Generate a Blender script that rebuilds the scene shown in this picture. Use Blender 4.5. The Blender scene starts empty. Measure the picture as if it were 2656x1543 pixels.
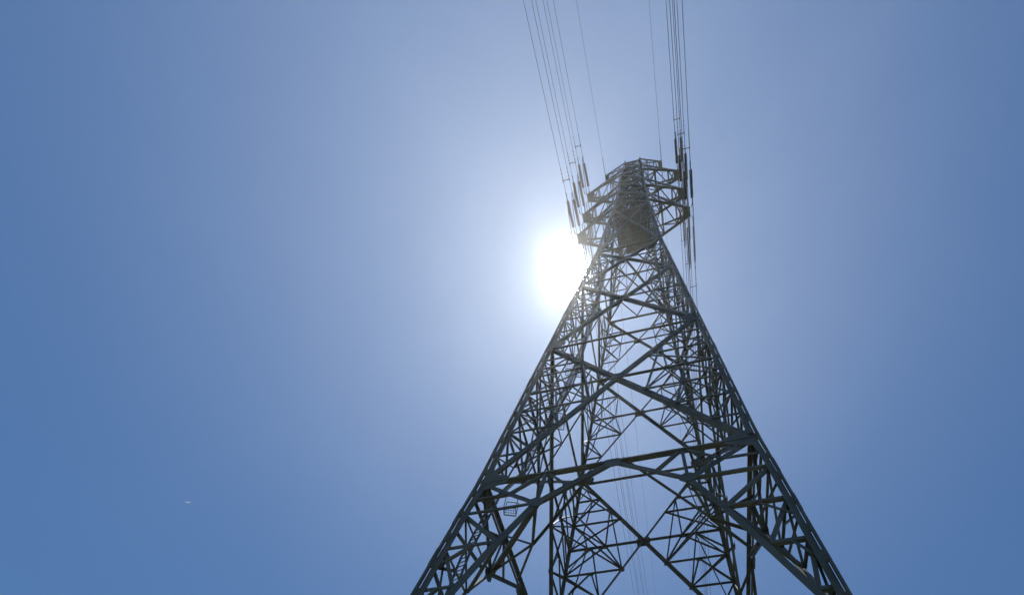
import bpy, math, random
from mathutils import Vector, Matrix
random.seed(7)
sc = bpy.context.scene
COL = sc.collection
U = 6.0                                   # metres per survey unit (half the tower width at the waist horizontal)
CAM_U = (0.4578, -3.1007, -4.1758)
EYE = 1.6
def Z(z): return (z - CAM_U[2]) * U + EYE  # survey height -> metres above the ground
def V(x, y, z): return Vector((x * U, y * U, Z(z)))

# ------------------------------------------------------------------ materials
def mat(name):
    m = bpy.data.materials.new(name); m.use_nodes = True
    nt = m.node_tree
    return m, nt, nt.nodes['Principled BSDF']

def mottled(name, c1, c2, rough=0.6, metal=0.0, scale=0.6, stain=None, bump=0.0):
    m, nt, b = mat(name)
    tc = nt.nodes.new('ShaderNodeTexCoord')
    n = nt.nodes.new('ShaderNodeTexNoise'); n.inputs['Scale'].default_value = scale
    n.inputs['Detail'].default_value = 8; n.inputs['Roughness'].default_value = 0.65
    nt.links.new(tc.outputs['Object'], n.inputs['Vector'])
    r = nt.nodes.new('ShaderNodeValToRGB')
    r.color_ramp.elements[0].position = 0.35; r.color_ramp.elements[0].color = (*c1, 1)
    r.color_ramp.elements[1].position = 0.65; r.color_ramp.elements[1].color = (*c2, 1)
    nt.links.new(n.outputs['Fac'], r.inputs['Fac'])
    col = r.outputs['Color']
    if stain:
        n2 = nt.nodes.new('ShaderNodeTexNoise'); n2.inputs['Scale'].default_value = scale * 2.3
        n2.inputs['Detail'].default_value = 6
        nt.links.new(tc.outputs['Object'], n2.inputs['Vector'])
        r2 = nt.nodes.new('ShaderNodeValToRGB')
        r2.color_ramp.elements[0].position = 0.56; r2.color_ramp.elements[1].position = 0.72
        nt.links.new(n2.outputs['Fac'], r2.inputs['Fac'])
        mx = nt.nodes.new('ShaderNodeMix'); mx.data_type = 'RGBA'
        nt.links.new(r2.outputs['Color'], mx.inputs['Factor'])
        nt.links.new(col, mx.inputs['A']); mx.inputs['B'].default_value = (*stain, 1)
        col = mx.outputs['Result']
    nt.links.new(col, b.inputs['Base Color'])
    b.inputs['Roughness'].default_value = rough; b.inputs['Metallic'].default_value = metal
    if bump:
        bp = nt.nodes.new('ShaderNodeBump'); bp.inputs['Strength'].default_value = bump
        nt.links.new(n.outputs['Fac'], bp.inputs['Height']); nt.links.new(bp.outputs['Normal'], b.inputs['Normal'])
    return m

STEEL = mottled('weathered_steel', (0.058, 0.068, 0.056), (0.125, 0.126, 0.106), 0.6, 0.15, 0.55, (0.105, 0.062, 0.042))
STEEL2 = mottled('galvanised_steel', (0.078, 0.084, 0.076), (0.135, 0.140, 0.125), 0.55, 0.2, 0.7, (0.105, 0.068, 0.05))
PORC = mottled('brown_porcelain', (0.075, 0.05, 0.045), (0.11, 0.075, 0.065), 0.3, 0.0, 2.0)
WIRE = mottled('weathered_aluminium', (0.10, 0.105, 0.11), (0.15, 0.155, 0.16), 0.5, 0.5, 1.0)
CONC = mottled('concrete', (0.30, 0.29, 0.27), (0.40, 0.39, 0.37), 0.9, 0.0, 1.2, (0.2, 0.19, 0.17), 0.2)
GRASS = mottled('dry_grass', (0.08, 0.10, 0.05), (0.15, 0.15, 0.095), 0.95, 0.0, 0.05, (0.19, 0.17, 0.13), 0.3)

# ------------------------------------------------------------------ mesh helper
class MB:
    def __init__(s): s.v = []; s.f = []
    def add(s, vs, fs):
        o = len(s.v); s.v += [tuple(v) for v in vs]; s.f += [tuple(i + o for i in f) for f in fs]
    def prism(s, a, b, prof_a, prof_b=None):
        """sweep a closed outline (list of 3-D offsets) from a to b"""
        prof_b = prof_b or prof_a; n = len(prof_a)
        vs = [a + q for q in prof_a] + [b + q for q in prof_b]
        fs = [(i, (i + 1) % n, n + (i + 1) % n, n + i) for i in range(n)]
        fs += [tuple(range(n - 1, -1, -1)), tuple(range(n, 2 * n))]
        s.add(vs, fs)
    def angle(s, a, b, w, nrm, t=None, flip=1):
        """steel angle bar: one flange in the plane with normal nrm, the other along -nrm"""
        d = (b - a).normalized(); n = (nrm - d * nrm.dot(d)).normalized(); p = d.cross(n) * flip
        t = t or max(0.012, w * 0.09); h = w / 2
        j = n * random.uniform(-0.010, 0.010)
        o = [p * -h, p * h, p * h - n * t, p * (-h + t) - n * t, p * (-h + t) - n * w * 0.85, p * -h - n * w * 0.85]
        s.prism(a + j, b + j, o)
    def bar(s, a, b, w, h, ref=Vector((0, 0, 1))):
        d = (b - a).normalized(); n = ref - d * ref.dot(d)
        if n.length < 1e-4: n = Vector((1, 0, 0)) - d * d.x
        n.normalize(); p = d.cross(n)
        s.prism(a, b, [p * -w / 2 + n * -h / 2, p * w / 2 + n * -h / 2, p * w / 2 + n * h / 2, p * -w / 2 + n * h / 2])
    def tube(s, pts, r, k=6):
        rings = []; n = len(pts)
        for i, q in enumerate(pts):
            d = (pts[min(i + 1, n - 1)] - pts[max(i - 1, 0)]).normalized()
            ref = Vector((0, 0, 1)) if abs(d.z) < 0.9 else Vector((1, 0, 0))
            x = d.cross(ref).normalized(); y = d.cross(x)
            rings.append([q + (x * math.cos(2 * math.pi * j / k) + y * math.sin(2 * math.pi * j / k)) * r for j in range(k)])
        vs = [v for rg in rings for v in rg]
        fs = [(i * k + j, i * k + (j + 1) % k, (i + 1) * k + (j + 1) % k, (i + 1) * k + j) for i in range(n - 1) for j in range(k)]
        fs += [tuple(range(k - 1, -1, -1)), tuple(range((n - 1) * k, n * k))]
        s.add(vs, fs)
    def lathe(s, a, b, prof, k=14):
        """prof: list of (t along a-b in metres, radius)"""
        d = (b - a).normalized(); ref = Vector((0, 0, 1)) if abs(d.z) < 0.9 else Vector((1, 0, 0))
        x = d.cross(ref).normalized(); y = d.cross(x)
        vs = [a + d * t + (x * math.cos(2 * math.pi * j / k) + y * math.sin(2 * math.pi * j / k)) * r for t, r in prof for j in range(k)]
        n = len(prof)
        fs = [(i * k + j, i * k + (j + 1) % k, (i + 1) * k + (j + 1) % k, (i + 1) * k + j) for i in range(n - 1) for j in range(k)]
        fs += [tuple(range(k - 1, -1, -1)), tuple(range((n - 1) * k, n * k))]
        s.add(vs, fs)
    def plate(s, c, nrm, ux, pts, t=0.02):
        n = nrm.normalized(); x = (ux - n * ux.dot(n)).normalized(); y = n.cross(x)
        o = [x * px + y * py for px, py in pts]
        s.prism(c - n * t / 2, c + n * t / 2, o)
    def build(s, name, material, parent=None, base=None):
        base = base or Vector((0, 0, 0))
        me = bpy.data.meshes.new(name)
        me.from_pydata([tuple(Vector(v) - base) for v in s.v], [], s.f); me.update()
        me.materials.append(material)
        o = bpy.data.objects.new(name, me); COL.objects.link(o); o.location = base
        if parent:
            o.parent = parent
            o.location = base - WORLD_LOC.get(parent.name, Vector((0, 0, 0)))
        WORLD_LOC[o.name] = base
        return o
WORLD_LOC = {}
def empty(name, loc, label=None, cat=None, group=None, parent=None):
    o = bpy.data.objects.new(name, None); COL.objects.link(o); o.empty_display_size = 0.3
    loc = Vector(loc); WORLD_LOC[o.name] = loc
    o.location = loc if not parent else loc - WORLD_LOC.get(parent.name, Vector((0, 0, 0)))
    if parent: o.parent = parent
    tag(o, label, cat, group); return o
def tag(o, label=None, cat=None, group=None, kind=None):
    if label: o['label'] = label
    if cat: o['category'] = cat
    if group: o['group'] = group
    if kind: o['kind'] = kind
    return o

# ------------------------------------------------------------------ tower geometry
Z1, Z2, Z3, Z4 = 0.0, 3.15, 5.76, 7.81
HW = [(-4.6, 1.383), (0, 1.0), (Z4, 0.508), (9.2, 0.45), (11.4, 0.35), (13.2, 0.297), (15.2, 0.262), (17.1, 0.20)]
def hw(z):
    for (a, wa), (b, wb) in zip(HW, HW[1:]):
        if z <= b: return wa + (wb - wa) * (z - a) / (b - a)
    return HW[-1][1]
FACES = {'front': (Vector((1, 0, 0)), Vector((0, -1, 0))), 'right': (Vector((0, 1, 0)), Vector((1, 0, 0))),
         'rear': (Vector((-1, 0, 0)), Vector((0, 1, 0))), 'left': (Vector((0, -1, 0)), Vector((-1, 0, 0)))}
ORDER = ['front', 'right', 'rear', 'left']
def fp(face, s, z):
    """point on a face: s in -1..1 across, z height"""
    a, n = FACES[face]; w = hw(z); q = a * (s * w) + n * w
    return V(q.x, q.y, z)
def fnorm(face): return (FACES[face][1] + Vector((0, 0, 0.065))).normalized()
BR = {'front': 1.0, 'left': 0.70, 'right': 0.72, 'rear': 0.66}      # bracing is lighter on the far faces

tower = empty('transmission_tower', V(0, 0, CAM_U[2]) - Vector((0, 0, EYE)),
              'tall dark steel lattice pylon with four tapering legs standing against the sun', 'pylon')
def part(mb, name, material=None, parent=None): return mb.build(name, material or STEEL, parent or tower)

# --- legs: an outer and an inner angle bar with a slot between, joined by batten plates
def legw(z):
    P = [(-4.6, .090), (-1.9, .086), (-.35, .088), (-.12, .105), (.16, .103), (.35, .092), (3.2, .090), (5.8, .084), (7.8, .072), (11.4, .052), (17.1, .036)]
    for (a, wa), (b, wb) in zip(P, P[1:]):
        if z <= b: return wa + (wb - wa) * (z - a) / (b - a)
    return P[-1][1]
for sx, sy in ((-1, -1), (1, -1), (1, 1), (-1, 1)):
    mb = MB()
    ex, ey = Vector((-sx, 0, 0)), Vector((0, -sy, 0))        # inward along the two faces
    dg = (ex + ey) / math.sqrt(2); pp = (ex - ey) / math.sqrt(2)
    def lp(z): return V(sx * hw(z), sy * hw(z), z) - dg * ((.040 - .0016 * (z + 2)) * U)
    def ang(d0, f, t):                                       # L outline, corner d0 in along the diagonal, flange f
        c = dg * d0
        return [c, c + ex * f, c + ex * f + ey * t, c + ex * t + ey * t, c + ex * t + ey * f, c + ey * f]
    def sq(f): return [ex * 0, ex * f, ex * f + ey * f, ey * f]
    def legw(z, _w=legw, k={(-1, -1): .78, (1, -1): .84}.get((sx, sy), .92)): return _w(z) * k
    lv = [-4.55, -2.25, -1.2, -.35, -0.12, 0.16, .35, 1.6, 3.15, 4.6, 5.76, 6.8, 7.81, 9.2, 10.4, 11.4, 13.2, 15.2, 17.25]
    for a, b in zip(lv, lv[1:]):
        wa, wb = legw(a + .001) * U, legw(b - .001) * U
        pa, pb = lp(a), lp(b)
        if b <= 8:
            mb.prism(pa, pb, sq(.245 * wa), sq(.245 * wb))
            mb.prism(pa, pb, ang(.41 * wa, .68 * wa, .07 * wa), ang(.41 * wb, .68 * wb, .07 * wb))
        else:
            mb.prism(pa, pb, ang(0, wa * 1.1, wa * .12), ang(0, wb * 1.1, wb * .12))
    # battens across the slot
    z = -4.4
    while z < 7.7:
        w = legw(z) * U; h = random.uniform(.07, .11) if z < 2.5 else random.uniform(.13, .20)
        p0, p1 = lp(z), lp(z + h)
        mb.prism(p0, p1, [dg * .16 * w - pp * .13 * w, dg * .50 * w - pp * .10 * w, dg * .50 * w + pp * .10 * w, dg * .16 * w + pp * .13 * w])
        z += random.uniform(.26, .31) if z > 0 else random.uniform(.30, .36)
    # splice plates standing a little proud
    for z in (-1.05, -.55, 2.0, 4.3, 6.3):
        w = legw(z) * U
        p0, p1 = lp(z - .10), lp(z + .10); k = .03 * w
        mb.prism(p0, p1, [c - dg * k * 1.5 for c in sq(.26 * w)])
        mb.prism(p0, p1, [c - dg * k for c in ang(.408 * w, .72 * w, .05 * w)])
    leg = part(mb, 'leg')
    ft = MB(); b0 = V(sx * hw(-4.5), sy * hw(-4.5), -4.5); b0.z = 0
    ft.lathe(Vector((b0.x, b0.y, -.5)), Vector((b0.x, b0.y, 1)), [(0, 1.1), (.55, 1.1), (.95, .75), (1.05, .72)], 20)
    ft.build('footing', CONC, leg)

# --- gusset plates
def gusset(face, s, z, r, sq=False, off=.022):
    n = fnorm(face); c = fp(face, s, z) + n * off; r *= U
    mb = MB()
    pts = [(r * math.cos(math.pi / 8 + k * math.pi / 4), r * math.sin(math.pi / 8 + k * math.pi / 4)) for k in range(8)]
    if sq: pts = [(r, r * .75), (r * .75, r), (-r * .75, r), (-r, r * .75), (-r, -r * .75), (-r * .75, -r), (r * .75, -r), (r, -r * .75)]
    mb.plate(c, n, FACES[face][0], pts, .03)
    part(mb, 'gusset_plate')

def corner_plate(face, sg, z, wid, hgt):
    """plate on the leg, reaching inward along the face"""
    n = fnorm(face); o = n * .02; w = hw(z); f = lambda d, dz: fp(face, sg * (1 - d / w), z + dz) + o
    q = [f(.0, hgt), f(.06, hgt), f(wid, hgt * .35), f(wid, -hgt * .35), f(.06, -hgt), f(.0, -hgt)]
    mb = MB(); k = len(q); t = n * .025
    mb.add(q + [v - t for v in q], [tuple(range(k)), tuple(range(2 * k - 1, k - 1, -1))] + [(i, i + k, (i + 1) % k + k, (i + 1) % k) for i in range(k)])
    part(mb, 'gusset_plate')

def seg(mb, face, a, b, w, flip=1, depth=0.0):
    n = fnorm(face); mb.angle(fp(face, *a) - n * depth, fp(face, *b) - n * depth, w * U, n, flip=flip)

# --- base panel: horizontal, cranked K arms, struts, redundants
KA = [(0, -.02), (.5, -.48), (.66, -.93), (.82, -1.40), (.93, -1.87), (1.0, -2.25)]
for face in ORDER:
    k = BR[face]
    mb = MB(); seg(mb, face, (-1, 0), (1, 0), .05 * k, depth=.05)
    n = fnorm(face); mb.bar(fp(face, -1, -.028), fp(face, 1, -.028), .02 * U * .5, .1, n)
    part(mb, 'horizontal_beam')
    for sg in (-1, 1):
        mb = MB(); w = .055 * k * (1 if sg < 0 else .74)
        pts = [(sg * a, b) for a, b in KA]
        seg(mb, face, pts[0], pts[1], w, sg); seg(mb, face, pts[1], pts[2], w, sg); seg(mb, face, pts[2], pts[-1], w, sg)
        part(mb, 'diagonal_brace')
        mb = MB(); seg(mb, face, pts[1], (sg, -.02), (.042 if face == 'front' else .034) * k, sg, .03); part(mb, 'crank_strut')
        mb = MB(); r = .024
        seg(mb, face, (sg * .5, 0), pts[1], r); seg(mb, face, (sg * .5, 0), (sg * .3, -.295), r); seg(mb, face, (sg * .5, 0), (sg * .73, -.26), r)
        seg(mb, face, (sg * .73, -.26), (sg, -.27), r)
        lv = [-.48, -.93, -1.40, -1.87]
        for i, z in enumerate(lv):
            seg(mb, face, (sg, z), pts[i + 1], (.028 if i else .025) * k)
            if i < 3: seg(mb, face, (sg, z), pts[i + 2], .026 * k, sg, .04)
        for z0 in (-.93, -1.40):
            i = lv.index(z0)
            seg(mb, face, ((1 + KA[i + 1][0]) / 2 * sg, z0), (sg, lv[i] - .22), .02)
        # leg extension under the panel
        seg(mb, face, (sg, -2.25), (sg * .45, -4.4), .05, sg); seg(mb, face, (sg * .45, -4.4), (sg, -4.35), .03)
        seg(mb, face, (sg * .72, -3.3), (sg, -3.3), .03)
        part(mb, 'web_bracing')
        gusset(face, sg * .5, -.48, .062); corner_plate(face, sg, -.02, .21, .13)
    gusset(face, 0, -.055, .06, True)
# hip struts between the crank nodes of neighbouring faces and the plan web hung from them
for i, face in enumerate(ORDER):
    nxt = ORDER[(i + 1) % 4]
    A, B = fp(face, .5, -.48), fp(nxt, -.5, -.48)
    n = (FACES[face][1] + FACES[nxt][1]).normalized()
    mb = MB(); mb.angle(A, B, .05 * U, n)
    P = (A + B) / 2 - n * (.17 * U) + Vector((0, 0, .1 * U))
    for q in (A, B, fp(nxt, -.08, 0), fp(nxt, -.55, 0), fp(face, .55, 0), fp(face, .08, 0)): mb.angle(P, q, .02 * U, Vector((0, 0, 1)))
    part(mb, 'corner_bracing')
    for z, s in ((-.93, .66), (-1.4, .82)):
        mb = MB()
        mb.angle(fp(face, s, z), fp(nxt, -s, z), .03 * U, n)
        mb.angle(fp(face, 1, z + .22), (fp(face, s, z) + fp(nxt, -s, z)) / 2, .02 * U, n)
        part(mb, 'corner_bracing')

# --- X panels
def xpanel(face, za, zb, w, r, nlo, nup, rich):
    k = BR[face]; wa, wb = hw(za), hw(zb); zc = za + (zb - za) * wa / (wa + wb)
    mb = MB(); seg(mb, face, (-1, za), (1, zb), w * k, 1); part(mb, 'diagonal_brace')
    mb = MB(); seg(mb, face, (-1, zb), (1, za), w * k * .76, -1, w * k * .25 * U); part(mb, 'diagonal_brace')
    gusset(face, 0, zc, (.055 * w / .06 + .012) * (1.2 if face == 'rear' else 1), True)
    lo = [za + (zc - za) * i / nlo for i in range(nlo + 1)]
    up = [zc + (zb - zc) * i / nup for i in range(nup + 1)]
    def arm(z): return abs(z - zc) / ((zc - za) if z < zc else (zb - zc)) * (wa if z < zc else wb) / hw(z)
    mb = MB()
    seg(mb, face, (-1, zc), (1, zc), r * 1.25)
    for sg in (-1, 1):
        def L(z): return (sg, z)
        def A(z): return (sg * arm(z), z)
        hs = lo[1:-1] + up[1:-1]
        for z in hs: seg(mb, face, A(z), L(z), r, sg)
        if rich:
            H1, H2 = (sg * .5, zc), (sg * .68, zc)
            W1, W2, W3 = lo[3], lo[2], lo[1]
            U1, U2 = up[1], up[2]
            um = (up[1] + up[2]) / 2
            for a, b in ((A(U1), L(zc)), (A(um), L(um)), (A(um), H1), (A(um), A(W1)), (H1, L(um)), (A(W1), H1), (H1, L(W1)),
                         (A(W1), L(U1)), (H2, A(W2)), (H2, L(W1 + .12)), (A(W2), (sg * .66, W1)), ((sg * .66, W1), L(W2)),
                         (A(W2), L(W1)), (A(W3), L(W2)), (A(U2), L(U1))):
                seg(mb, face, a, b, r * .85, sg, random.uniform(.02, .05))
            for q in (A(W1), A(W2), H1, (sg * .66, W1)): gusset(face, q[0], q[1], .028, True, .012)
        else:
            zz = lo + up[1:]
            for i, (z0, z1) in enumerate(zip(zz, zz[1:])):
                if z1 <= zc: seg(mb, face, A(z0) if i else L(z0), L(z1), r * .85, sg, .03) if i else None
                elif z1 < zb: seg(mb, face, A(z1), L(z0), r * .85, sg, .03)
            m = (sg * .5, zc)
            seg(mb, face, m, A(lo[-2]), r * .8); seg(mb, face, m, A(up[1]), r * .8)
            seg(mb, face, m, L(lo[-2]), r * .8); seg(mb, face, m, L(up[1]), r * .8)
    part(mb, 'web_bracing')
    for sg in (-1, 1): corner_plate(face, sg, zb, .15 * hw(zb) + .05, .1 * hw(zb) + .03)
    return lo, up, arm
for face in ORDER:
    A1 = xpanel(face, Z1, Z2, .056, .020, 4, 3, True)
    A2 = xpanel(face, Z2, Z3, .054, .0175, 3, 2, False)
    A3 = xpanel(face, Z3, Z4, .048, .015, 2, 2, False)
    A4 = xpanel(face, Z4, 11.4, .050, .015, 3, 2, False)
    for z, w in ((Z2 - .1, .026), (Z3, .022), (Z4, .026)):
        mb = MB(); seg(mb, face, (-1, z), (1, z), w); part(mb, 'horizontal_beam')
# hip bracing across each corner at the panel sub-levels
for i, face in enumerate(ORDER):
    nxt = ORDER[(i + 1) % 4]; n = (FACES[face][1] + FACES[nxt][1]).normalized()
    for (lo, up, arm) in (A1, A2, A3, A4):
        mb = MB(); zs = lo[1:] + up[1:-1]; prev = None
        for z in zs:
            s = min(max(arm(z), .0), .98)
            if s < .12: s = .5
            a, b = fp(face, s, z), fp(nxt, -s, z)
            mb.angle(a, b, .0165 * U, n)
            mid = (a + b) / 2
            if prev: mb.angle(prev, mid, .0125 * U, n)
            mb.angle(mid, fp(face, 1, z), .012 * U, Vector((0, 0, 1)))
            prev = mid
        part(mb, 'corner_bracing')

# --- upper body
LV = [11.4, 12.3, 13.2, 14.2, 15.2, 16.1, 17.0]
for face in ORDER:
    k = BR[face] * .5 + .5
    for a, b in zip(LV, LV[1:]):
        mb = MB(); w = .052 * hw(a) / .5 * k + .014
        seg(mb, face, (-1, a), (1, b), w, 1); seg(mb, face, (-1, b), (1, a), w, -1, .05)
        seg(mb, face, (-1, b), (1, b), w * .9, 1, .02)
        zc = (a + b) / 2
        if a < 12:
            seg(mb, face, (-1, zc), (1, zc), w * .55, 1, .03)
            for sg in (-1, 1): seg(mb, face, (sg * .5, zc), (sg, a + .1), w * .45); seg(mb, face, (sg * .5, zc), (sg, b - .1), w * .45)
        part(mb, 'lattice_panel')
def frame(z, w, xs=True):
    mb = MB(); up = Vector((0, 0, 1)); q = hw(z) - .02
    P = [V(-q, -q, z), V(q, -q, z), V(q, q, z), V(-q, q, z)]; M = [(P[i] + P[(i + 1) % 4]) / 2 for i in range(4)]
    for i in range(4): mb.angle(M[i], M[(i + 1) % 4], w * U, up)
    if xs: mb.angle(P[0], P[2], w * U, up); mb.angle(P[1] + up * .06, P[3] + up * .06, w * U, up)
    part(mb, 'plan_bracing')
for z, w in ((Z4 + .03, .02), (11.4, .034), (12.3, .028), (13.2, .03), (14.2, .024), (15.2, .026), (16.1, .02), (16.95, .02)): frame(z, w)

# --- work platform of steel floor panels under the lowest cross-arms, with a hatch
def floor():
    z = 11.05; q = hw(z) - .03; mb = MB(); n = 9; step = 2 * q / n
    for i in range(n):
        for j in range(n):
            if (i, j) in ((1, 7), (1, 8), (7, 8)): continue
            x0, y0 = -q + i * step, -q + j * step; g = .0006
            mb.bar(V(x0 + g, y0 + step / 2, z), V(x0 + step - g, y0 + step / 2, z), (step - 2 * g) * U, .05)
    for i in range(n + 1):
        mb.bar(V(-q, -q + i * step, z - .012), V(q, -q + i * step, z - .012), .08, .1)
    root = part(mb, 'work_platform', STEEL2)
    h = MB(); c = [V(-q, -q, z), V(q, -q, z), V(q, q, z), V(-q, q, z)]
    for k in range(4):
        a, b = c[k], c[(k + 1) % 4]
        for hh in (.55, 1.1): h.bar(a + Vector((0, 0, hh)), b + Vector((0, 0, hh)), .05, .05)
        for t in range(4): h.bar(a.lerp(b, t / 4), a.lerp(b, t / 4) + Vector((0, 0, 1.1)), .05, .05)
    h.build('handrail', STEEL2, root)
floor()

# --- cross-arms
TIPS = {'bottom': (1.15, 11.5), 'middle': (1.14, 13.2), 'top': (1.14, 15.2)}
def arm(sd, x1, z, rise, name, ty0, ty1, cw, panels, zroot=None):
    root = empty(name, V(sd * hw(z), 0, z), parent=tower)
    w = hw(z); up = Vector((0, 0, 1))
    def lo(u, sy):      # lower chord, u from 0 at the body to 1 at the tip
        y1 = ty0 if sy < 0 else ty1
        return V(sd * (w + (x1 - w) * u), sy * w + (y1 - sy * w) * u, z)
    wu = hw(z + rise)
    def hi(u, sy):
        y1 = ty0 if sy < 0 else ty1
        return V(sd * (wu + (x1 - wu) * u), sy * wu + (y1 - sy * wu) * u, z + rise + (.05 - rise) * u)
    for sy in (-1, 1):
        mb = MB(); mb.angle(lo(0, sy), lo(1, sy), cw * U, up, flip=sy * sd); part(mb, 'chord', STEEL2, root)
        mb = MB(); mb.angle(hi(0, sy), hi(1, sy), cw * .85 * U, Vector((0, sy, 0))); part(mb, 'chord', STEEL2, root)
    mb = MB(); r = cw * .5 * U
    for i, (a, b) in enumerate(zip(panels, panels[1:])):
        mb.angle(lo(b, -1), lo(b, 1), r, up)
        if i % 2 == 0:
            mb.angle(lo(a, -1), lo(b, 1), r, up); mb.angle(lo(a, 1) + up * .04, lo(b, -1) + up * .04, r, up)
        else:
            m = (lo(a, 1) + lo(b, 1)) / 2; mb.angle(lo(a, -1), lo(b, 1), r, up)
        for sy in (-1, 1):
            mb.angle(lo(b, sy), hi(b, sy), r, Vector((0, sy, 0))); mb.angle(lo(b, sy), hi(a, sy), r, Vector((0, sy, 0)))
        mb.angle(hi(b, -1), hi(b, 1), r, up)
    part(mb, 'web_bracing', STEEL2, root)
    mb = MB(); e = panels[-1]
    A, B, Cc, D = lo(e, -1), lo(1, -1), lo(1, 1), lo(e, 1)
    n = -up
    mb.add([A - up * .03, B - up * .03, Cc - up * .03, D - up * .03, A, B, Cc, D], [(0, 1, 2, 3), (7, 6, 5, 4), (0, 4, 5, 1), (1, 5, 6, 2), (2, 6, 7, 3), (3, 7, 4, 0)])
    mb.bar(lo(1, -1) - Vector((0, .16, 0)), lo(1, 1) + Vector((0, .16, 0)), .16, .26)
    part(mb, 'tip_plate', STEEL2, root)
for sd in (-1, 1):
    for nm, (x, z) in TIPS.items():
        arm(sd, x, z, .85, 'cross_arm', -.055, .055, .042, [0, .33, .68, .84])
    arm(sd, .74, 17.0, -.75, 'ground_wire_arm', -.05, .05, .026, [0, .3, .6, .85])

# --- climbing ladder inside one leg, in flights with mesh landings
lad = empty('ladder', V(-1, -1, -1), parent=tower)
LP = [(-1.02, -1.02, -1.9), (-.975, -.985, -.9), (-.91, -.91, -.11), (-.79, -.79, .48), (-.755, -.755, 1.04), (-.675, -.675, 1.68), (-.63, -.63, 2.25), (-.55, -.55, 3.3), (-.47, -.47, 5.0), (-.38, -.38, 7.4)]
across = Vector((1, -.25, 0)).normalized()
rails = [MB(), MB()]; rung = MB(); nr = 0
for a, b in zip(LP, LP[1:]):
    pa, pb = V(*a), V(*b)
    for s, m in ((-1, rails[0]), (1, rails[1])): m.bar(pa + across * .2 * s, pb + across * .2 * s, .05, .09, across)
    n = int((pb - pa).length / .28)
    for i in range(n):
        q = pa.lerp(pb, (i + .5) / n); one = rung if (nr >= 100 or a[2] < -1.5) else MB()
        one.tube([q - across * .2, q + across * .2], .022, 5)
        if one is not rung: nr += 1; part(one, 'rung', STEEL2, lad)
for m in rails: part(m, 'rail', STEEL2, lad)
tag(part(rung, 'rung', STEEL2, lad), kind='stuff')
def landing(c, w, d, ang):
    mb = MB(); x = Vector((math.cos(ang), math.sin(ang), 0)); y = Vector((-math.sin(ang), math.cos(ang), 0))
    nx, ny = int(w / .11), int(d / .11)
    for i in range(nx + 1): mb.bar(c + x * (-w / 2 + w * i / nx) - y * d / 2, c + x * (-w / 2 + w * i / nx) + y * d / 2, .011, .02)
    for i in range(ny + 1): mb.bar(c - x * w / 2 + y * (-d / 2 + d * i / ny) + Vector((0, 0, .006)), c + x * w / 2 + y * (-d / 2 + d * i / ny) + Vector((0, 0, .006)), .011, .02)
    for s in (-1, 1):
        mb.bar(c + y * d / 2 * s - x * w / 2, c + y * d / 2 * s + x * w / 2, .03, .05); mb.bar(c + x * w / 2 * s - y * d / 2, c + x * w / 2 * s + y * d / 2, .03, .05)
        for t in (-1, 1): mb.bar(c + y * d / 2 * s + x * w / 2 * t, c + y * d / 2 * s + x * w / 2 * t + Vector((0, 0, 1.1)), .025, .025)
        mb.bar(c + y * d / 2 * s - x * w / 2 + Vector((0, 0, 1.1)), c + y * d / 2 * s + x * w / 2 + Vector((0, 0, 1.1)), .025, .025)
    part(mb, 'landing', STEEL2, lad)
landing(V(-.83, -.80, -.12), .55, .4, .3)
landing(V(-.66, -.66, 1.62), 1.1, .9, .3); landing(V(-.56, -.62, 2.9), 1.1, .9, .3)

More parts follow.
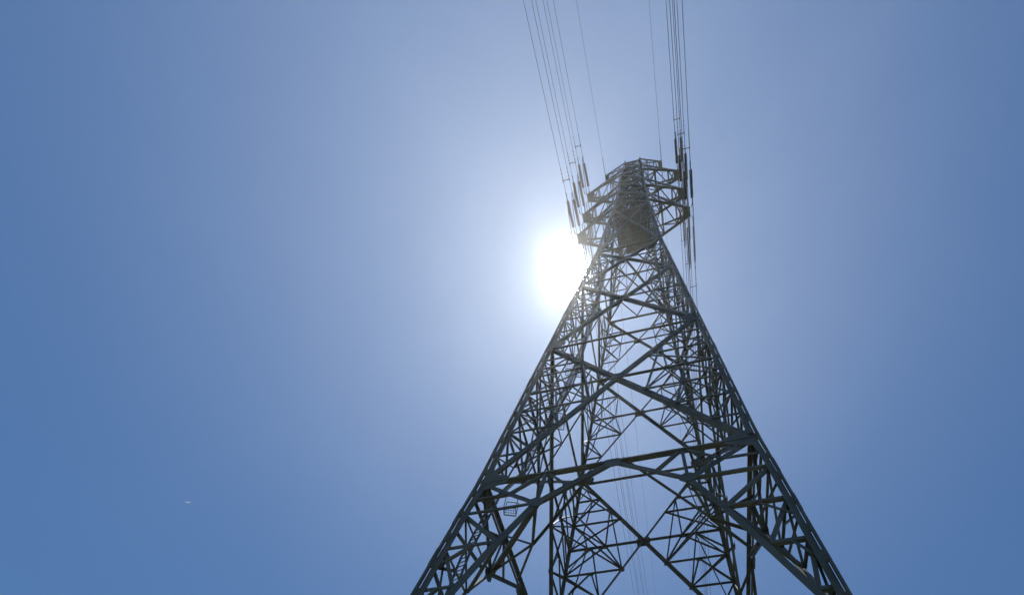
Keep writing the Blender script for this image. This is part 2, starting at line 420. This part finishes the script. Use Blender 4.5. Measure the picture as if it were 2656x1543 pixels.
# ------------------------------------------------------------------ line hardware
FRONT, BACK = (-.0177, -.353, .002), (-.006, -.067, .002)
GF, GB = (-.0074, -.573, .002), (-.0116, -.1406, .002)
def wpt(x, z, side, d, s): return V(x + d[0] * s, side * s, z + d[1] * s + d[2] * s * s)
SN = {-1: 'left', 1: 'right'}; DN = {-1: 'near side', 1: 'far side'}
SRUN = {-1: (.22, .66), 1: (.24, .82)}
def bumpy(L, r, pitch):
    prof = [(0, .03)]; n = max(4, int(L / pitch)); h = L / n
    for i in range(n):
        t = i * h; prof += [(t + .12 * h, r * .34), (t + .30 * h, r), (t + .48 * h, r * .96), (t + .62 * h, r * .45), (t + .95 * h, r * .34)]
    return prof + [(L, .03)]
for sd in (-1, 1):
    for nm, (x, z) in TIPS.items():
        for side, d in ((-1, FRONT), (1, BACK)):
            ends = []
            for off, on in ((-.062, 'inner' if sd > 0 else 'outer'), (.062, 'outer' if sd > 0 else 'inner')):
                s0, s1 = SRUN[side]; xx = sd * x + off
                a, b = wpt(xx, z, side, d, s0), wpt(xx, z, side, d, s1)
                t = empty('insulator_string', a, f'ribbed insulator string, {on} of the pair on the {DN[side]} of the {nm} {SN[sd]} arm', 'insulator', 'insulator strings at the arm tips')
                mb = MB(); L = (b - a).length; mb.lathe(a, b, bumpy(L, .185, .155)); mb.build('disc_chain', PORC, t)
                mb = MB(); mb.tube([wpt(sd * x + off * .6, z, side, d, .06), wpt(xx, z, side, d, .14), a], .035, 6)
                mb.bar(wpt(xx, z, side, d, .10), wpt(xx, z, side, d, .17), .10, .12); mb.build('shackle', WIRE, t)
                mb = MB(); mb.tube([b, wpt(xx, z, side, d, s1 + .13)], .055, 8); mb.build('clamp', WIRE, t)
                # conductor
                far = 34 if side < 0 else 45
                ss = [s1 + .12 + (far - s1) * (i / 40) ** 1.6 for i in range(41)]
                mb = MB(); mb.tube([wpt(xx, z, side, d, s) for s in ss], .023 if sd < 0 else .032, 6)
                o = mb.build('conductor_wire', WIRE, None, b)
                tag(o, f'dark conductor, {on} of the pair from the {nm} {SN[sd]} arm to the {DN[side]}', 'wire', 'conductors of the power line')
                # vibration dampers
                for sdp in (s1 + .34, s1 + .46):
                    q = wpt(xx, z, side, d, sdp); dd = (wpt(xx, z, side, d, sdp + .1) - q).normalized()
                    m2 = MB(); m2.tube([q - dd * .28 - Vector((0, 0, .09)), q - dd * .12 - Vector((0, 0, .09))], .05, 6); m2.tube([q + dd * .12 - Vector((0, 0, .09)), q + dd * .28 - Vector((0, 0, .09))], .05, 6)
                    m2.tube([q - dd * .28 - Vector((0, 0, .09)), q + dd * .28 - Vector((0, 0, .09))], .015, 5); m2.build('damper', WIRE, o)
                ends.append((xx, s1))
            sp = {-1: .98, 1: 1.25}[side]
            p0, p1 = wpt(sd * x - .062, z, side, d, sp), wpt(sd * x + .062, z, side, d, sp)
            mb = MB(); mb.bar(p0, p1, .06, .06)
            for q in (p0, p1): mb.bar(q - Vector((0, .12, 0)), q + Vector((0, .12, 0)), .11, .11)
            o = mb.build('spacer', WIRE, None, p0)
            tag(o, f'crossbar spacer between the two {DN[side]} conductors of the {nm} {SN[sd]} arm', 'spacer', 'spacers between paired conductors')
        for off, on in ((-.05, 'inner' if sd > 0 else 'outer'), (.05, 'outer' if sd > 0 else 'inner')):
            xx = sd * (x + .005) + off
            a = wpt(xx, z, -1, FRONT, SRUN[-1][1] + .1); b = wpt(xx, z, 1, BACK, SRUN[1][1] + .1)
            pts = []
            for i in range(25):
                u = i / 24; q = a.lerp(b, u); q.z -= 2.3 * (1 - (2 * u - 1) ** 4); pts.append(q)
            mb = MB(); mb.tube(pts, .045, 6); o = mb.build('jumper_wire', WIRE, None, a)
            tag(o, f'drooping jumper cable under the tip of the {nm} {SN[sd]} arm, {on} of its pair', 'jumper cable', 'jumper cables under the arms')
    for side, d in ((-1, GF), (1, GB)):
        ss = [.02 + (34 if side < 0 else 45) * (i / 40) ** 1.6 for i in range(41)]
        mb = MB(); mb.tube([wpt(sd * .74, 17.0, side, d, s) for s in ss], .016, 6)
        o = mb.build('ground_wire', WIRE, None, wpt(sd * .74, 17.0, side, d, .02))
        mb = MB(); mb.tube([wpt(sd * .74, 17.0, side, d, .05), wpt(sd * .74, 17.0, side, d, .45)], .045, 6); mb.build('clamp', WIRE, o)
        tag(o, f'single thin ground wire from the topmost {SN[sd]} arm to the {DN[side]}', 'wire', 'ground wires at the pylon top')

# ------------------------------------------------------------------ small white bird high over the site
BD = Vector((-0.6454722907629232, 0.3096661966093573, 0.6981922146048031))
CAMP = V(*CAM_U)
bc = CAMP + BD * 200
BWHITE, nt, pb = mat('white_feathers')
pb.inputs['Base Color'].default_value = (.86, .87, .88, 1); pb.inputs['Roughness'].default_value = .8
tl = nt.nodes.new('ShaderNodeBsdfTranslucent'); tl.inputs['Color'].default_value = (.85, .86, .88, 1)
mx = nt.nodes.new('ShaderNodeMixShader'); mx.inputs['Fac'].default_value = .55
nt.links.new(pb.outputs['BSDF'], mx.inputs[1]); nt.links.new(tl.outputs['BSDF'], mx.inputs[2])
nt.links.new(mx.outputs['Shader'], nt.nodes['Material Output'].inputs['Surface'])
def bird():
    wx = Vector((.97, .23, .0)).normalized(); fwd = Vector((-.23, .97, 0)).normalized(); up = Vector((0, 0, 1))
    mb = MB()
    # body, head and tail as one lathe-like skin along fwd
    prof = [(-.34, .02), (-.30, .05), (-.2, .075), (-.05, .10), (.08, .105), (.17, .085), (.21, .06), (.25, .062), (.29, .05), (.32, .022), (.36, .008)]
    rings = []
    for t, r in prof:
        flat = .45 if t < -.25 else 1
        wide = 1.9 if t < -.25 else 1
        rings.append([bc + fwd * t + wx * (math.cos(a) * r * wide) + up * (math.sin(a) * r * flat) for a in [2 * math.pi * j / 10 for j in range(10)]])
    vs = [v for rg in rings for v in rg]; k = 10; n = len(rings)
    fs = [(i * k + j, i * k + (j + 1) % k, (i + 1) * k + (j + 1) % k, (i + 1) * k + j) for i in range(n - 1) for j in range(k)]
    fs += [tuple(range(k - 1, -1, -1)), tuple(range((n - 1) * k, n * k))]
    mb.add(vs, fs)
    for s in (-1, 1):                # wings: root, elbow, wrist, tip with a gentle arch
        st = [(.05, .12, -.10, .02, .035), (.25, .15, -.10, .09, .03), (.48, .13, -.06, .10, .022), (.68, .02, -.08, .05, .012), (.78, -.06, -.09, .02, .006)]
        rs = []
        for x, le, te, h, th in st:
            c = bc + wx * (x * s) + up * h
            rs.append([c + fwd * le, c + fwd * (le * .4 + te * .6) + up * th, c + fwd * te, c + fwd * (le * .4 + te * .6) - up * th * .3])
        vv = [v for r in rs for v in r]; m = len(rs)
        ff = [(i * 4 + j, i * 4 + (j + 1) % 4, (i + 1) * 4 + (j + 1) % 4, (i + 1) * 4 + j) for i in range(m - 1) for j in range(4)]
        ff += [(3, 2, 1, 0), tuple(range((m - 1) * 4, m * 4))]
        mb.add(vv, ff)
    return mb.build('bird', BWHITE, None, bc)
tag(bird(), 'small white bird gliding alone in the blue sky, lower left', 'bird')

# ------------------------------------------------------------------ ground
mb = MB(); R = 3000; k = 96
mb.add([Vector((R * math.cos(2 * math.pi * j / k), R * math.sin(2 * math.pi * j / k), 0)) for j in range(k)], [tuple(range(k))])
tag(mb.build('ground', GRASS), kind='structure')

# ------------------------------------------------------------------ sky, sun, glare
SUN = Vector((-0.11877908, 0.22308098, 0.96753626)).normalized()
sel = math.asin(SUN.z); saz = math.atan2(SUN.x, SUN.y)
w = bpy.data.worlds.new('World'); sc.world = w; w.use_nodes = True
nt = w.node_tree; bg = nt.nodes['Background']; out = nt.nodes['World Output']
sky = nt.nodes.new('ShaderNodeTexSky'); sky.sky_type = 'NISHITA'; sky.sun_disc = False
sky.sun_elevation = sel; sky.sun_rotation = saz
sky.air_density = 1.8; sky.dust_density = 0.0; sky.ozone_density = 6.0; sky.altitude = 0
bg.inputs['Strength'].default_value = 0.053
wb = nt.nodes.new('ShaderNodeMix'); wb.data_type = 'RGBA'; wb.blend_type = 'MULTIPLY'; wb.inputs['Factor'].default_value = 1
wb.inputs['B'].default_value = (0.73, 0.995, 1.27, 1)          # camera white balance
nt.links.new(sky.outputs['Color'], wb.inputs['A']); nt.links.new(wb.outputs['Result'], bg.inputs['Color'])
# the sun's own disc with its burnt-out aureole, as a function of the angle from the sun
tc = nt.nodes.new('ShaderNodeTexCoord')
dot = nt.nodes.new('ShaderNodeVectorMath'); dot.operation = 'DOT_PRODUCT'
nrm = nt.nodes.new('ShaderNodeVectorMath'); nrm.operation = 'NORMALIZE'
nt.links.new(tc.outputs['Generated'], nrm.inputs[0]); nt.links.new(nrm.outputs['Vector'], dot.inputs[0]); dot.inputs[1].default_value = SUN
def M(op, a, b=None, c=None):
    n = nt.nodes.new('ShaderNodeMath'); n.operation = op
    for i, x in enumerate((a, b, c)):
        if x is None: continue
        if isinstance(x, (int, float)): n.inputs[i].default_value = x
        else: nt.links.new(x, n.inputs[i])
    return n.outputs[0]
ang = M('MULTIPLY', M('ARCCOSINE', M('MINIMUM', dot.outputs['Value'], 0.9999999)), 180 / math.pi)
disc = M('MULTIPLY', M('EXPONENT', M('MULTIPLY', M('POWER', M('DIVIDE', ang, 1.45), 7), -1)), 12.0)
g1 = M('MULTIPLY', M('EXPONENT', M('DIVIDE', ang, -4.0)), 0.08)
g2 = M('MULTIPLY', M('EXPONENT', M('MULTIPLY', M('POWER', M('DIVIDE', ang, 23.5), 2), -1)), 0.225)
nz = nt.nodes.new('ShaderNodeTexNoise'); nz.inputs['Scale'].default_value = 2.6; nz.inputs['Detail'].default_value = 4; nz.inputs['Distortion'].default_value = 1.2
nt.links.new(nrm.outputs['Vector'], nz.inputs['Vector'])
g2 = M('MULTIPLY', g2, M('ADD', M('MULTIPLY', nz.outputs['Fac'], 0.55), 0.72))
g = M('ADD', M('ADD', disc, g1), g2)
bg2 = nt.nodes.new('ShaderNodeBackground'); bg2.inputs['Color'].default_value = (.92, .995, 1, 1)
nt.links.new(g, bg2.inputs['Strength'])
ad = nt.nodes.new('ShaderNodeAddShader'); nt.links.new(bg.outputs[0], ad.inputs[0]); nt.links.new(bg2.outputs[0], ad.inputs[1])
nt.links.new(ad.outputs[0], out.inputs['Surface'])
sl = bpy.data.lights.new('sun', 'SUN'); sl.energy = 4.0; sl.angle = math.radians(.53); sl.color = (1, .96, .9)
so = bpy.data.objects.new('sun', sl); COL.objects.link(so); so.rotation_euler = (-SUN).to_track_quat('-Z', 'Y').to_euler(); so.location = (0, 0, 400)
# scattering volume standing in for lens glare over the tower
mb = MB(); h = 3100.0; z0, z1 = -2.0, 165.0
mb.add([Vector((x, y, z)) for z in (z0, z1) for x, y in ((-h, -h), (h, -h), (h, h), (-h, h))], [(3, 2, 1, 0), (4, 5, 6, 7), (0, 1, 5, 4), (1, 2, 6, 5), (2, 3, 7, 6), (3, 0, 4, 7)])
hm = bpy.data.materials.new('glare_volume'); hm.use_nodes = True; hn = hm.node_tree; hn.nodes.clear()
ho = hn.nodes.new('ShaderNodeOutputMaterial'); hadd = hn.nodes.new('ShaderNodeAddShader')
for i, (dens, g_) in enumerate(((1.1e-4, .85), (1.6e-5, .975))):      # two forward-scattering parts, added to veil the steel in glare near the sun
    pv = hn.nodes.new('ShaderNodeVolumePrincipled'); pv.inputs['Color'].default_value = (.92, .96, 1, 1)
    pv.inputs['Density'].default_value = dens; pv.inputs['Anisotropy'].default_value = g_
    hn.links.new(pv.outputs['Volume'], hadd.inputs[i])
hn.links.new(hadd.outputs[0], ho.inputs['Volume'])
tag(mb.build('glare_haze', hm), kind='stuff')

# ------------------------------------------------------------------ camera
az, el, ro = -0.22947394755143752, 0.6593389597325495, 0.05426886036842593
f = Vector((math.sin(az) * math.cos(el), math.cos(az) * math.cos(el), math.sin(el)))
r = Vector((math.cos(az), -math.sin(az), 0)); u = r.cross(f)
r2 = r * math.cos(ro) + u * math.sin(ro); u2 = u * math.cos(ro) - r * math.sin(ro)
cd = bpy.data.cameras.new('camera'); cam = bpy.data.objects.new('camera', cd); COL.objects.link(cam)
m3 = Matrix((r2, u2, -f)).transposed(); cam.matrix_world = Matrix.Translation(CAMP) @ m3.to_4x4()
cd.sensor_fit = 'HORIZONTAL'; cd.sensor_width = 36; cd.lens = 36 * 1516.9254978606289 / 2656
cd.shift_x = (1328 - 1538.7371727309437) / 2656; cd.shift_y = (1897.5300133639996 - 771.5) / 2656
cd.clip_start = .1; cd.clip_end = 20000
sc.camera = cam
sc.view_settings.view_transform = 'Standard'; sc.view_settings.look = 'None'; sc.view_settings.gamma = 1
sc.view_settings.exposure = 0.0
sc.render.filter_size = 1.6
sc.cycles.volume_bounces = 0
